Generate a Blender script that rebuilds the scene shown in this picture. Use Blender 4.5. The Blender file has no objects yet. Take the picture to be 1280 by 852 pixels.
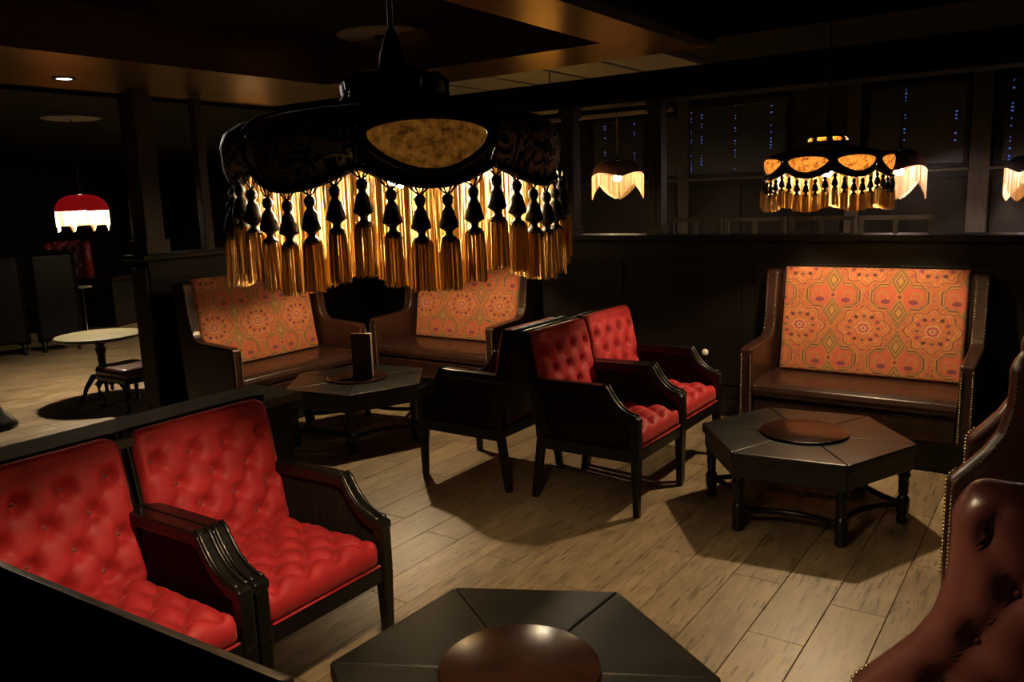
import bpy, bmesh, math, random
import numpy as np
from mathutils import Vector, Matrix
random.seed(7)
PI = math.pi
S = bpy.context.scene
COL = S.collection
# ------------------------------------------------------------------ camera
# world: +Y runs along the floor planks (away from the viewer), +X to the right of them
cam_d = bpy.data.cameras.new('camera')
cam = bpy.data.objects.new('camera', cam_d); COL.objects.link(cam)
cam_d.sensor_width = 36.0
cam_d.lens = 36.0*1023.2/1280
cam_d.clip_start = .02
S.camera = cam
CAM_H = 1.747
_p, _r, _y = 0.175, 0.034, math.radians(35)
_F = Vector((-math.sin(_y)*math.cos(_p), math.cos(_y)*math.cos(_p), -math.sin(_p)))
_R = Vector((math.cos(_y), math.sin(_y), 0))
_U = _R.cross(_F)
_R, _U = math.cos(_r)*_R - math.sin(_r)*_U, math.sin(_r)*_R + math.cos(_r)*_U
_m = Matrix((_R, _U, -_F)).transposed().to_4x4(); _m.translation = (0, 0, CAM_H)
cam.matrix_world = _m
# ------------------------------------------------------------------ world, exposure, light levels
S.view_settings.view_transform = 'Standard'
S.view_settings.look = 'None'
S.view_settings.gamma = 1.0
S.view_settings.use_curve_mapping = False
S.view_settings.exposure = 0.0
wd = bpy.data.worlds.new('world'); S.world = wd; wd.use_nodes = True
wd.node_tree.nodes['Background'].inputs[0].default_value = (.9, .75, .55, 1)
wd.node_tree.nodes['Background'].inputs[1].default_value = .0008
BULB_W = 2750.0        # emission strength of the big shades' bulbs
FAR_BULB = 560.0
BULB_COL = (1.0, .73, .42, 1)
S.cycles.max_bounces = 8
S.cycles.transparent_max_bounces = 16
S.cycles.sample_clamp_indirect = 3.0
S.cycles.use_denoising = True

# ------------------------------------------------------------------ mesh helpers
class G:
    def __init__(s): s.v = []; s.f = []
    def add(s, vs, fs):
        b = len(s.v); s.v += [tuple(v) for v in vs]; s.f += [tuple(i+b for i in f) for f in fs]; return s
    def box(s, a, b):
        (x0, y0, z0), (x1, y1, z1) = a, b
        return s.add([(x0,y0,z0),(x1,y0,z0),(x1,y1,z0),(x0,y1,z0),(x0,y0,z1),(x1,y0,z1),(x1,y1,z1),(x0,y1,z1)],
              [(0,3,2,1),(4,5,6,7),(0,1,5,4),(1,2,6,5),(2,3,7,6),(3,0,4,7)])
    def taper(s, a, wa, b, wb, da=None, db=None):           # square post between two points (vertical-ish)
        da = da or wa; db = db or wb
        vs = []
        for p, w, d in ((a, wa, da), (b, wb, db)):
            for sx, sy in ((-1,-1),(1,-1),(1,1),(-1,1)): vs.append((p[0]+sx*w/2, p[1]+sy*d/2, p[2]))
        return s.add(vs, [(0,3,2,1),(4,5,6,7),(0,1,5,4),(1,2,6,5),(2,3,7,6),(3,0,4,7)])
    def tube(s, pts, r, n=6, cap=True):
        P = [Vector(p) for p in pts]; rs = r if isinstance(r, (list, tuple)) else [r]*len(P)
        b = len(s.v); up = Vector((0,0,1))
        for i, p in enumerate(P):
            t = (P[min(i+1, len(P)-1)] - P[max(i-1, 0)]).normalized()
            ref = up if abs(t.z) < .95 else Vector((1,0,0))
            a = t.cross(ref).normalized(); c = a.cross(t)
            for k in range(n):
                q = p + rs[i]*(math.cos(2*PI*k/n)*a + math.sin(2*PI*k/n)*c); s.v.append(tuple(q))
        for i in range(len(P)-1):
            for k in range(n):
                k2 = (k+1) % n; s.f.append((b+i*n+k, b+i*n+k2, b+(i+1)*n+k2, b+(i+1)*n+k))
        if cap:
            s.f.append(tuple(b+k for k in range(n-1, -1, -1))); s.f.append(tuple(b+(len(P)-1)*n+k for k in range(n)))
        return s
    def lathe(s, prof, n=16, c=(0,0,0), cap=True):
        b = len(s.v)
        for r, z in prof:
            for k in range(n):
                a = 2*PI*k/n; s.v.append((c[0]+r*math.cos(a), c[1]+r*math.sin(a), c[2]+z))
        for i in range(len(prof)-1):
            for k in range(n):
                k2 = (k+1) % n; s.f.append((b+i*n+k, b+i*n+k2, b+(i+1)*n+k2, b+(i+1)*n+k))
        if cap:
            s.f.append(tuple(b+k for k in range(n-1, -1, -1))); s.f.append(tuple(b+(len(prof)-1)*n+k for k in range(n)))
        return s
    def prism(s, poly, h0, h1, ax='z'):
        n = len(poly)
        def mk(p, h):
            return (p[0], p[1], h) if ax == 'z' else ((p[0], h, p[1]) if ax == 'y' else (h, p[0], p[1]))
        return s.add([mk(p, h0) for p in poly] + [mk(p, h1) for p in poly],
              [tuple(range(n-1, -1, -1)), tuple(range(n, 2*n))] + [(i, (i+1) % n, n+(i+1) % n, n+i) for i in range(n)])
    def grid(s, fn, nu, nv, closeu=False):
        b = len(s.v); mu = nu if closeu else nu+1
        for j in range(nv+1):
            for i in range(mu): s.v.append(tuple(fn(i/nu, j/nv)))
        for j in range(nv):
            for i in range(nu):
                i2 = (i+1) % mu; s.f.append((b+j*mu+i, b+j*mu+i2, b+(j+1)*mu+i2, b+(j+1)*mu+i))
        return s
    def xf(s, M):
        s.v = [tuple(M @ Vector(v)) for v in s.v]; return s
    def mesh(s, name, mat, smooth=False, fix=True):
        me = bpy.data.meshes.new(name); me.from_pydata(s.v, [], s.f)
        if fix:
            bm = bmesh.new(); bm.from_mesh(me); bmesh.ops.recalc_face_normals(bm, faces=bm.faces[:]); bm.to_mesh(me); bm.free()
        if smooth: me.shade_smooth()
        me.materials.append(mat); return me
    def obj(s, name, mat, parent=None, smooth=False, bev=0, fix=True, seg=2):
        o = bpy.data.objects.new(name, s.mesh(name, mat, smooth, fix)); COL.objects.link(o)
        if parent: o.parent = parent
        if bev:
            m = o.modifiers.new('bevel', 'BEVEL'); m.width = bev; m.segments = seg; m.limit_method = 'ANGLE'; m.angle_limit = .6
            m.harden_normals = False
        return o

def thing(name, label, cat, loc=(0,0,0), rz=0, group=None):
    o = bpy.data.objects.new(name, None); COL.objects.link(o); o.empty_display_size = .1
    o.location = loc; o.rotation_euler = (0, 0, rz); o['label'] = label; o['category'] = cat
    if group: o['group'] = group
    return o
def tag(o, label, cat, group=None):
    o['label'] = label; o['category'] = cat
    if group: o['group'] = group
    return o
def struct(o): o['kind'] = 'structure'; return o
def stuff(o): o['kind'] = 'stuff'; return o
def kids(o): return [c for c in ALLKIDS.get(o.name, [])]
def dup(o, loc=None, rz=None, label=None, parent=None):
    def cp(x, par):
        c = x.copy(); COL.objects.link(c)
        if par: c.parent = par
        for ch in list(x.children): cp(ch, c)
        return c
    r = cp(o, parent)
    if loc is not None: r.location = loc
    if rz is not None: r.rotation_euler = (0, 0, rz)
    if label: r['label'] = label
    return r
def child_copy(mesh, name, parent, loc=(0,0,0), rot=(0,0,0)):
    o = bpy.data.objects.new(name, mesh); COL.objects.link(o); o.parent = parent; o.location = loc; o.rotation_euler = rot
    return o

# ------------------------------------------------------------------ materials
def mat(name, col, rough=.5, metal=0, coat=0, sheen=0, spec=.5):
    m = bpy.data.materials.new(name); m.use_nodes = True
    b = m.node_tree.nodes['Principled BSDF']
    b.inputs['Base Color'].default_value = (*col, 1); b.inputs['Roughness'].default_value = rough
    b.inputs['Metallic'].default_value = metal; b.inputs['Coat Weight'].default_value = coat
    b.inputs['Coat Roughness'].default_value = .15
    b.inputs['Sheen Weight'].default_value = sheen; b.inputs['Specular IOR Level'].default_value = spec
    return m
def nd(m, t, **kw):
    n = m.node_tree.nodes.new(t)
    for k, v in kw.items():
        if k in n.inputs.keys(): n.inputs[k].default_value = v
        else: setattr(n, k, v)
    return n
def ln(m, a, b): m.node_tree.links.new(a, b)
def ramp(m, fac, stops):
    r = nd(m, 'ShaderNodeValToRGB'); e = r.color_ramp.elements
    while len(e) < len(stops): e.new(.5)
    for i, (p, c) in enumerate(stops): e[i].position = p; e[i].color = (*c, 1)
    ln(m, fac, r.inputs['Fac']); return r.outputs['Color']
def bsdf(m): return m.node_tree.nodes['Principled BSDF']
def texcoord(m, out='Object', scale=(1,1,1)):
    t = nd(m, 'ShaderNodeTexCoord'); mp = nd(m, 'ShaderNodeMapping'); mp.inputs['Scale'].default_value = scale
    ln(m, t.outputs[out], mp.inputs['Vector']); return mp.outputs['Vector']
def noise(m, vec, scale, detail=4, rough=.55):
    n = nd(m, 'ShaderNodeTexNoise'); n.inputs['Scale'].default_value = scale; n.inputs['Detail'].default_value = detail
    n.inputs['Roughness'].default_value = rough; ln(m, vec, n.inputs['Vector']); return n.outputs['Fac']
def bump(m, h, strength=.3, dist=.002):
    b = nd(m, 'ShaderNodeBump'); b.inputs['Strength'].default_value = strength; b.inputs['Distance'].default_value = dist
    ln(m, h, b.inputs['Height']); ln(m, b.outputs['Normal'], bsdf(m).inputs['Normal'])

def wood(name, c1, c2, rough, scale=(1,1,1), coat=0, sc=9, bs=.2):
    m = mat(name, c1, rough, coat=coat); v = texcoord(m, 'Object', scale)
    f = noise(m, v, sc, 5); ln(m, ramp(m, f, [(.3, c1), (.7, c2)]), bsdf(m).inputs['Base Color']); bump(m, f, bs, .001); return m
def leather(name, c1, c2, rough, bs=.25, spec=.5):
    m = mat(name, c1, rough, spec=spec); v = texcoord(m)
    f = noise(m, v, 5, 4); ln(m, ramp(m, f, [(.3, c1), (.72, c2)]), bsdf(m).inputs['Base Color'])
    g = nd(m, 'ShaderNodeTexVoronoi'); g.inputs['Scale'].default_value = 260; ln(m, v, g.inputs['Vector'])
    bump(m, g.outputs['Distance'], bs, .0006)
    r = nd(m, 'ShaderNodeMapRange'); r.inputs['To Min'].default_value = rough-.06; r.inputs['To Max'].default_value = rough+.1
    ln(m, f, r.inputs['Value']); ln(m, r.outputs['Result'], bsdf(m).inputs['Roughness']); return m

M_BLACKWOOD = wood('black_lacquered_wood', (.004,.0035,.003), (.007,.006,.005), .33, (1,1,1), .15, 12, .08)
for _w in (M_BLACKWOOD,): bsdf(_w).inputs['Specular IOR Level'].default_value = .3
M_CANE = wood('dark_cane_panel', (.003,.0025,.002), (.014,.011,.008), .7, (60,60,3), 0, 2, .4)
bsdf(M_CANE).inputs['Specular IOR Level'].default_value = .15
M_VELVET = mat('red_velvet', (.42,.012,.02), .62, sheen=.35, spec=.35)
bsdf(M_VELVET).inputs['Sheen Tint'].default_value = (1,.25,.2,1); bsdf(M_VELVET).inputs['Sheen Roughness'].default_value = .35
_v = texcoord(M_VELVET); _f = noise(M_VELVET, _v, 14, 4)
ln(M_VELVET, ramp(M_VELVET, _f, [(.3,(.27,.010,.014)),(.7,(.40,.020,.024))]), bsdf(M_VELVET).inputs['Base Color'])
bump(M_VELVET, noise(M_VELVET, _v, 60, 3), .25, .002)
M_BUTTON = mat('shaded_red_button', (.12,.004,.006), .6, sheen=.3)  # darker than the velvet, so the dimples' shade is in the colour
M_SOFA = leather('brown_sofa_leather', (.021,.0085,.0055), (.033,.0135,.009), .27)
M_OX = leather('oxblood_leather', (.040,.0118,.0100), (.064,.0195,.0165), .28)
M_TABLE = leather('black_green_leather', (.0025,.003,.0022), (.008,.0083,.0062), .33, .4)
M_BRASS = mat('brass_nail', (.27,.22,.13), .42, metal=1)
M_DISC = wood('dark_mahogany_disc', (.008,.0032,.0022), (.022,.0085,.0045), .2, (2,9,2), 0, 4, .03)
bsdf(M_DISC).inputs['Specular IOR Level'].default_value = .3
M_CORD = mat('black_silk_cord', (.008,.007,.006), .6)
M_IRON = mat('blackened_metal', (.02,.018,.016), .4, metal=.6)
M_DARKWOOD = wood('dark_panelling_wood', (.0035,.0025,.002), (.008,.0058,.0045), .5, (1,1,6), 0, 5, .1)
M_POST = wood('worn_post_wood', (.036,.028,.020), (.06,.047,.035), .5, (8,8,1), 0, 5, .1)
M_CEIL = mat('black_ceiling_paint', (.005,.0045,.004), .85, spec=.2)
M_COPPER = mat('brown_copper_ceiling', (.46,.29,.095), .27, metal=.9)
_v = texcoord(M_COPPER, 'Object', (1,1,1)); bump(M_COPPER, noise(M_COPPER, _v, 7, 3), .12, .004)
M_GREYCEIL = mat('grey_ceiling_panel', (.28,.27,.25), .7)
M_CREAM = mat('cream_paint', (.42,.38,.30), .45)
M_WALLFAR = wood('brown_far_wall', (.008,.0055,.004), (.014,.010,.007), .6, (1,1,1), 0, 3, .05)
M_RED = mat('red_shade_fabric', (.45,.01,.02), .7, sheen=.3)
M_WHITE = mat('white_enamel', (.8,.78,.72), .3)
M_MENU = leather('brown_menu_cover', (.075,.032,.02), (.1,.045,.03), .4)
M_BLKLEATHER = leather('black_leather', (.003,.0026,.0024), (.005,.0045,.004), .4)
M_PAPER = mat('menu_paper', (.6,.5,.36), .7)
bsdf(M_BLKLEATHER).inputs['Specular IOR Level'].default_value = .12
M_TOPCREAM = wood('worn_cream_tabletop', (.10,.095,.06), (.17,.155,.09), .35, (1,6,1), 0, 4, .03)

def translucent(name, col, tcol, w, rough=.4, metal=0):
    m = mat(name, col, rough, metal=metal); nt = m.node_tree
    t = nd(m, 'ShaderNodeBsdfTranslucent'); t.inputs['Color'].default_value = (*tcol, 1)
    x = nd(m, 'ShaderNodeMixShader'); x.inputs['Fac'].default_value = w
    ln(m, bsdf(m).outputs['BSDF'], x.inputs[1]); ln(m, t.outputs['BSDF'], x.inputs[2])
    ln(m, x.outputs['Shader'], nt.nodes['Material Output'].inputs['Surface']); return m
M_GOLD = translucent('gold_fringe_thread', (.70,.48,.18), (.86,.61,.22), .33, .42)
M_GOLDWHITE = translucent('pale_fringe_thread', (.8,.62,.36), (.9,.70,.40), .5, .5)
M_OVAL = translucent('mustard_brocade', (.35,.2,.06), (.5,.26,.05), .013, .8)
def _mott(m, t, stops, sc):
    v = texcoord(m); f = noise(m, v, sc, 5, .7); c = ramp(m, f, stops)
    for n in m.node_tree.nodes:
        if n.type == 'BSDF_TRANSLUCENT': ln(m, c, n.inputs['Color'])
    ln(m, c, bsdf(m).inputs['Base Color'])
_mott(M_OVAL, 0, [(.35,(.05,.022,.006)),(.5,(.20,.10,.022)),(.7,(.36,.20,.05))], 60)
M_OVALBRIGHT = translucent('amber_brocade', (.4,.2,.06), (.8,.42,.1), .055, .8)
_mott(M_OVALBRIGHT, 0, [(.38,(.12,.04,.01)),(.5,(.7,.27,.05)),(.7,(.8,.42,.11))], 45)
for _w in (M_DARKWOOD, M_WALLFAR, M_POST): bsdf(_w).inputs['Specular IOR Level'].default_value = .15
M_REDGLOW = translucent('red_lit_shade', (.22,.004,.009), (.5,.01,.02), .0022, .8)
M_AMBER = translucent('added_amber_silk', (.6,.35,.08), (.95,.62,.14), .6, .8)  # added shade cloth, luminous so that it reflects as the ceiling streak
M_BLACKFAB = mat('black_shade_velvet', (.008,.007,.006), .8, sheen=.05)
# damask: pale scrolls woven on black
M_DAMASK = mat('black_damask', (.01,.01,.01), .6, sheen=.1)
_v = texcoord(M_DAMASK, 'Object', (1,1,1))
_n = nd(M_DAMASK, 'ShaderNodeTexNoise'); _n.inputs['Scale'].default_value = 13; _n.inputs['Detail'].default_value = 1.2; _n.inputs['Distortion'].default_value = 2.6
ln(M_DAMASK, _v, _n.inputs['Vector'])
_c = ramp(M_DAMASK, _n.outputs['Fac'], [(.41,(.008,.007,.006)),(.425,(.8,.68,.46)),(.51,(.75,.62,.4)),(.525,(.009,.008,.007)),(.60,(.008,.007,.006)),(.615,(.75,.62,.4))])
ln(M_DAMASK, _c, bsdf(M_DAMASK).inputs['Base Color'])
def emis(name, col, st):
    m = bpy.data.materials.new(name); m.use_nodes = True; nt = m.node_tree
    nt.nodes.remove(nt.nodes['Principled BSDF']); e = nt.nodes.new('ShaderNodeEmission')
    e.inputs['Color'].default_value = col; e.inputs['Strength'].default_value = st
    nt.links.new(e.outputs[0], nt.nodes['Material Output'].inputs['Surface']); return m
M_BULB = emis('lit_bulb', BULB_COL, BULB_W)
M_FARBULB = emis('lit_far_bulb', (1,.74,.44,1), FAR_BULB)
M_STRONGBULB = emis('lit_strong_bulb', (1,.82,.55,1), 4000.0)
M_MIDBULB = emis('lit_mid_bulb', (1,.80,.52,1), 2300.0)
M_COOLBULB = emis('lit_cool_bulb', (1,.82,.80,1), FAR_BULB*1.3)
M_LED = emis('lit_downlight', (.9,.95,1,1), 5.0)
M_NIGHT = emis('blue_daylight_outside', (.16,.3,1,1), .3)
# floor plank
M_PLANK = mat('weathered_oak_plank', (.3,.22,.13), .42)
def _plank():
    m = M_PLANK; oi = nd(m, 'ShaderNodeObjectInfo'); t = nd(m, 'ShaderNodeTexCoord')
    off = nd(m, 'ShaderNodeVectorMath', operation='MULTIPLY_ADD'); comb = nd(m, 'ShaderNodeCombineXYZ')
    for i in range(3): ln(m, oi.outputs['Random'], comb.inputs[i])
    off.inputs[1].default_value = (37, 53, 11)
    ln(m, comb.outputs[0], off.inputs[0]); ln(m, t.outputs['Object'], off.inputs[2])
    def mp(sc):
        q = nd(m, 'ShaderNodeMapping'); q.inputs['Scale'].default_value = sc; ln(m, off.outputs[0], q.inputs['Vector']); return q.outputs['Vector']
    f1 = noise(m, mp((9, 1.2, 1)), 3, 6, .6); f2 = noise(m, mp((1.6, 1, 1)), 4, 3); f3 = noise(m, mp((34, 3.2, 1)), 2.2, 3, .5)
    base = ramp(m, f1, [(.25,(.165,.118,.068)),(.5,(.24,.18,.108)),(.75,(.32,.245,.152))])
    mx = nd(m, 'ShaderNodeMix', data_type='RGBA', blend_type='MULTIPLY'); mx.inputs[0].default_value = 1
    tone = ramp(m, f2, [(.3,(.72,.72,.70)),(.7,(1.12,1.1,1.05))])
    ln(m, base, mx.inputs[6]); ln(m, tone, mx.inputs[7])
    crack = ramp(m, f3, [(.345,(.2,.18,.16)),(.41,(1,1,1))])
    mx2 = nd(m, 'ShaderNodeMix', data_type='RGBA', blend_type='MULTIPLY'); mx2.inputs[0].default_value = .75
    ln(m, mx.outputs[2], mx2.inputs[6]); ln(m, crack, mx2.inputs[7])
    mx3 = nd(m, 'ShaderNodeMix', data_type='RGBA', blend_type='MULTIPLY'); mx3.inputs[0].default_value = 1
    rnd = ramp(m, oi.outputs['Random'], [(0,(.82,.8,.78)),(1,(1.15,1.13,1.1))])
    ln(m, mx2.outputs[2], mx3.inputs[6]); ln(m, rnd, mx3.inputs[7])
    ln(m, mx3.outputs[2], bsdf(m).inputs['Base Color'])
    bump(m, f1, .35, .002)
    r = nd(m, 'ShaderNodeMapRange'); r.inputs['To Min'].default_value = .34; r.inputs['To Max'].default_value = .56
    ln(m, f2, r.inputs['Value']); ln(m, r.outputs['Result'], bsdf(m).inputs['Roughness'])
_plank()
# woven kilim: colour attribute on the cloth
M_KILIM = mat('kilim_upholstery', (.5,.2,.06), .85, sheen=.15)
_a = nd(M_KILIM, 'ShaderNodeVertexColor'); _a.layer_name = 'weave'
ln(M_KILIM, _a.outputs['Color'], bsdf(M_KILIM).inputs['Base Color'])
_v = texcoord(M_KILIM); bump(M_KILIM, noise(M_KILIM, _v, 300, 2), .4, .001)

# ------------------------------------------------------------------ the room shell
# floor with separate planks
fl = G().box((-17, -2.2, -.06), (3.2, 11.4, -.007)).obj('floor', mat('floor_joint', (.03,.024,.018), .8)); struct(fl)
PW = .2227
plank_mesh = {}
def plank(L):
    k = round(L, 2)
    if k not in plank_mesh:
        g = G(); w = PW/2-.0012; h = L/2-.0012; b = .002
        g.add([(-w,-h,-.006),(w,-h,-.006),(w,h,-.006),(-w,h,-.006),(-w,-h,-b),(w,-h,-b),(w,h,-b),(-w,h,-b),(-w+b,-h+b,0),(w-b,-h+b,0),(w-b,h-b,0),(-w+b,h-b,0)],
              [(0,1,5,4),(1,2,6,5),(2,3,7,6),(3,0,4,7),(4,5,9,8),(5,6,10,9),(6,7,11,10),(7,4,8,11),(8,9,10,11)])
        plank_mesh[k] = g.mesh('plank', M_PLANK)
    return plank_mesh[k]
near_far = G()
PL = 1.22
i0 = -30
for i in range(-31, 13):
    xc = -1.218 + (i+.5)*PW
    rr = random.Random(i*7+3); y = -.2 + ((i*.47) % 1)*PL - PL
    if i == 1: y = 3.0 - 3*PL
    k = 0
    while y < 6.0:
        Lp = PL
        a, b = y, min(y+Lp, 6.02); y += Lp
        if b-a < .05 or b < .3: continue
        if xc < -6.15 and b < 2.0: continue
        if xc > .7 and b < 1.5: continue
        child_copy(plank(b-a), 'plank', fl, (xc, (a+b)/2, 0))
# the far ends of the floor: boards too small to tell apart
g = G()
for i in range(-70, 20):
    x0 = -1.218 + i*PW
    if i < -31:
        y0, y1 = 0, 11.2
    elif i < 13: y0, y1 = 6.03, 11.2
    else: y0, y1 = 0, 11.2
    y = y0
    while y < y1:
        y2 = min(y+2.4, y1); g.box((x0+.0012, y+.0012, -.0065), (x0+PW-.0012, y2-.0012, 0)); y = y2
o = g.obj('far_planks', M_PLANK, fl); stuff(o)

# partition behind the two sofas on the right, with a ledge and posts
YW = 6.03
wb = G().box((-6.2, YW, 0), (3.0, YW+.2, 1.36)).obj('wall_back', M_DARKWOOD); struct(wb)
pm = None
for k in range(9):
    x0 = -5.9+k*.98
    gg = G(); gg.box((x0, YW-.014, .25), (x0+.86, YW, 1.2)); gg.obj('panel', M_DARKWOOD, wb, bev=.006)
o = G().box((-6.25, YW-.05, 1.36), (3.0, YW+.26, 1.405)).obj('trim_1', M_DARKWOOD, bev=.008); struct(o)
o = G().box((-6.2, YW-.03, 0), (3.0, YW, .14)).obj('baseboard_back', M_BLACKWOOD, bev=.006); struct(o)
# low gallery rail standing on the ledge: frames side by side
gr = thing('gallery_rail', 'low dark wooden rail of open frames standing on the far ledge', 'rail', (0, YW+.12, 1.405))
for (xa, xb) in ((-2.72,-2.30),(-2.27,-1.81),(-1.78,-1.33),(-1.30,-.83)):
    g = G(); g.box((xa,-.012,.095),(xb,.012,.125)); g.box((xa,-.012,0),(xa+.03,.012,.095)); g.box((xb-.03,-.012,0),(xb,.012,.095))
    xm = (xa+xb)/2; g.box((xm-.014,-.012,0),(xm+.014,.012,.095)); g.obj('frame', wood('rail_wood',(.05,.04,.03),(.09,.07,.05),.5), gr)
# header beam and posts above the partition
o = G().box((-6.2, YW-.02, 2.44), (3.0, YW+.26, 2.66)).obj('trim_2', M_CEIL, bev=.01); struct(o)
for n, x in ((3, -2.823), (4, -3.62), (5, .85)):
    g = G(); g.box((x-.055, YW+.04, 1.405), (x+.055, YW+.16, 2.44)); g.box((x-.07, YW+.025, 1.405), (x+.07, YW+.175, 1.47)); g.box((x-.07, YW+.025, 2.37), (x+.07, YW+.175, 2.44))
    g.box((x-.012, YW+.03, 1.47), (x+.012, YW+.05, 2.37))
    struct(g.obj('trim_%d' % n, M_POST, bev=.006))

# partition behind the left sofa, its lit end cap and posts
XL = -6.12
wl = G().box((XL-.16, 3.68, 0), (XL+.06, YW, 1.34)).obj('wall_left', M_DARKWOOD, bev=.006); struct(wl)
g = G(); g.box((XL-.15, 3.655, .16), (XL+.05, 3.68, 1.28)); g.obj('end_panel', M_POST, wl, bev=.004)
o = G().box((XL-.21, 3.62, 1.34), (XL+.11, YW+.1, 1.385)).obj('trim_6', M_DARKWOOD, bev=.008); struct(o)
g = G(); g.box((XL-.15, 3.70, 1.385), (XL+.05, 3.86, 2.64)); g.box((XL-.175, 3.675, 1.385), (XL+.075, 3.885, 1.50)); struct(g.obj('trim_7', M_POST, bev=.006))
g = G(); g.box((XL-.08, 4.27, 1.385), (XL+.0, 4.35, 2.64)); struct(g.obj('trim_8', M_POST, bev=.006))
# low partition at the backs of the two front chairs
wp = G().box((-3.06, -1.4, 0), (-2.80, 2.30, .90)).obj('wall_low', M_DARKWOOD, bev=.006); struct(wp)
o = G().box((-3.10, -1.45, .90), (-2.775, 2.34, .935)).obj('trim_9', wood('ledge_wood', (.02,.015,.009), (.045,.034,.02), .75, (9,1,1), 0, 4, .2), bev=.006); struct(o)

# outer walls
o = G().box((-17, 9.62, 0), (3.2, 9.82, 3.1)).obj('wall_far', M_WALLFAR); struct(o); wall_far = o
o = G().box((3.0, -2.2, 0), (3.2, 9.62, 3.1)).obj('wall_right', M_DARKWOOD); struct(o)
o = G().box((-17, -2.2, 0), (-16.8, 9.62, 3.1)).obj('wall_left_far', M_WALLFAR); struct(o)
o = G().box((-17, -2.4, 0), (3.2, -2.2, 3.1)).obj('wall_front', M_DARKWOOD); struct(o)

# ceiling: dark slab with a grid of lower copper-brown soffits
ce = G().box((-17, -2.2, 2.95), (3.2, 9.62, 3.1)).obj('ceiling', M_CEIL); struct(ce)
def soffit(name, a, b, m=M_COPPER, z=2.65):
    g = G().box((a[0], a[1], z), (b[0], b[1], 2.95)); o = g.obj(name, m, ce); return o
soffit('soffit', (-2.52, -2.2), (-2.05, 5.28))
soffit('soffit', (-6.37, 4.65), (-2.52, 5.28))
soffit('soffit', (-6.37, -2.2), (-4.95, 4.65))
soffit('lower_ceiling', (-17, -2.2), (-6.42, 9.6), M_CEIL, 2.62)
soffit('soffit', (-2.05, 5.0), (3.0, 5.28), M_CEIL)
soffit('soffit', (-2.05, -2.2), (-1.93, 5.0), M_CEIL, 2.62)
# grey lay-in panels between the soffit and the header
for k in range(6):
    x0 = -4.9+k*.5
    G().box((x0+.03, 5.36, 2.90), (x0+.47, 5.62, 2.95)).obj('ceiling_panel', M_GREYCEIL, ce)
    G().box((x0+.03, 5.70, 2.90), (x0+.47, 5.98, 2.95)).obj('ceiling_panel', M_GREYCEIL, ce)
for k in range(5):
    x0 = -6.1+k*.62
    G().box((x0, 6.6, 2.90), (x0+.56, 7.9, 2.95)).obj('ceiling_panel', M_GREYCEIL, ce)
o = G().box((-6.6, 9.50, 2.69), (-4.2, 9.62, 2.74)).obj('trim_10', M_CREAM, bev=.006); struct(o)

# windows in the far wall with closed blinds, light creeping through the cord slots
def window(n, x0, x1, z0, z1, cords):
    f = thing('window_%d' % n, 'x', 'window'); del f['label']; del f['category']; f['kind'] = 'structure'
    f.location = (0, 9.62, 0)
    g = G(); t = .05
    g.box((x0-t,-.05,z0-t),(x1+t,0,z0)); g.box((x0-t,-.05,z1),(x1+t,0,z1+t)); g.box((x0-t,-.05,z0),(x0,0,z1)); g.box((x1,-.05,z0),(x1+t,0,z1))
    g.obj('window_frame', M_DARKWOOD, f, bev=.004)
    G().box((x0-.08,-.12,z0-.08),(x1+.08,0,z0-t)).obj('window_sill', M_POST, f, bev=.004)
    G().box((x0,-.008,z0),(x1,-.003,z1)).obj('pane', M_NIGHT, f)
    ng = G(); P = .036; zz = z0
    rr = random.Random(n)
    while zz < z1-.001:
        zt = min(zz+P, z1)
        zh = zz+P*.45
        ng.box((x0,-.022,zh),(x1,-.018,zt))
        xs = x0
        for c in sorted(cords):
            if rr.random() < .55: continue
            w = rr.choice((.004,.006,.010))
            ng.box((xs,-.022,zz),(c-w,-.018,zh)); xs = c+w
        ng.box((xs,-.022,zz),(x1,-.018,zh)); zz += P
    stuff(ng.obj('blind', mat('dark_blind', (.018,.018,.022), .6), f))
window(1, -5.33, -4.62, 1.93, 2.62, [-5.155, -4.735])
window(2, -4.46, -4.12, 1.93, 2.62, [-4.334])
window(3, -3.99, -2.85, 1.93, 2.70, [-3.98, -3.848, -3.435, -3.017])
window(4, -1.98, -1.06, 1.93, 2.72, [-1.144, -1.62])
window(5, -.74, .3, 1.93, 2.72, [-.661, -.2])
for n, x in ((11, -4.06), (12, -2.11), (13, -.91)):
    struct(G().box((x-.07-.02*(n==13), 9.54, 1.0), (x+.07+.02*(n==13), 9.62, 2.8)).obj('trim_%d' % n, M_POST, bev=.006))
for k in range(7):
    x0 = -4.9+k*.82
    G().box((x0, -.02, 1.0), (x0+.72, 0, 1.78)).obj('wall_panel', M_WALLFAR, wall_far, bev=.006).location = (0, 9.62, 0)

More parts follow.
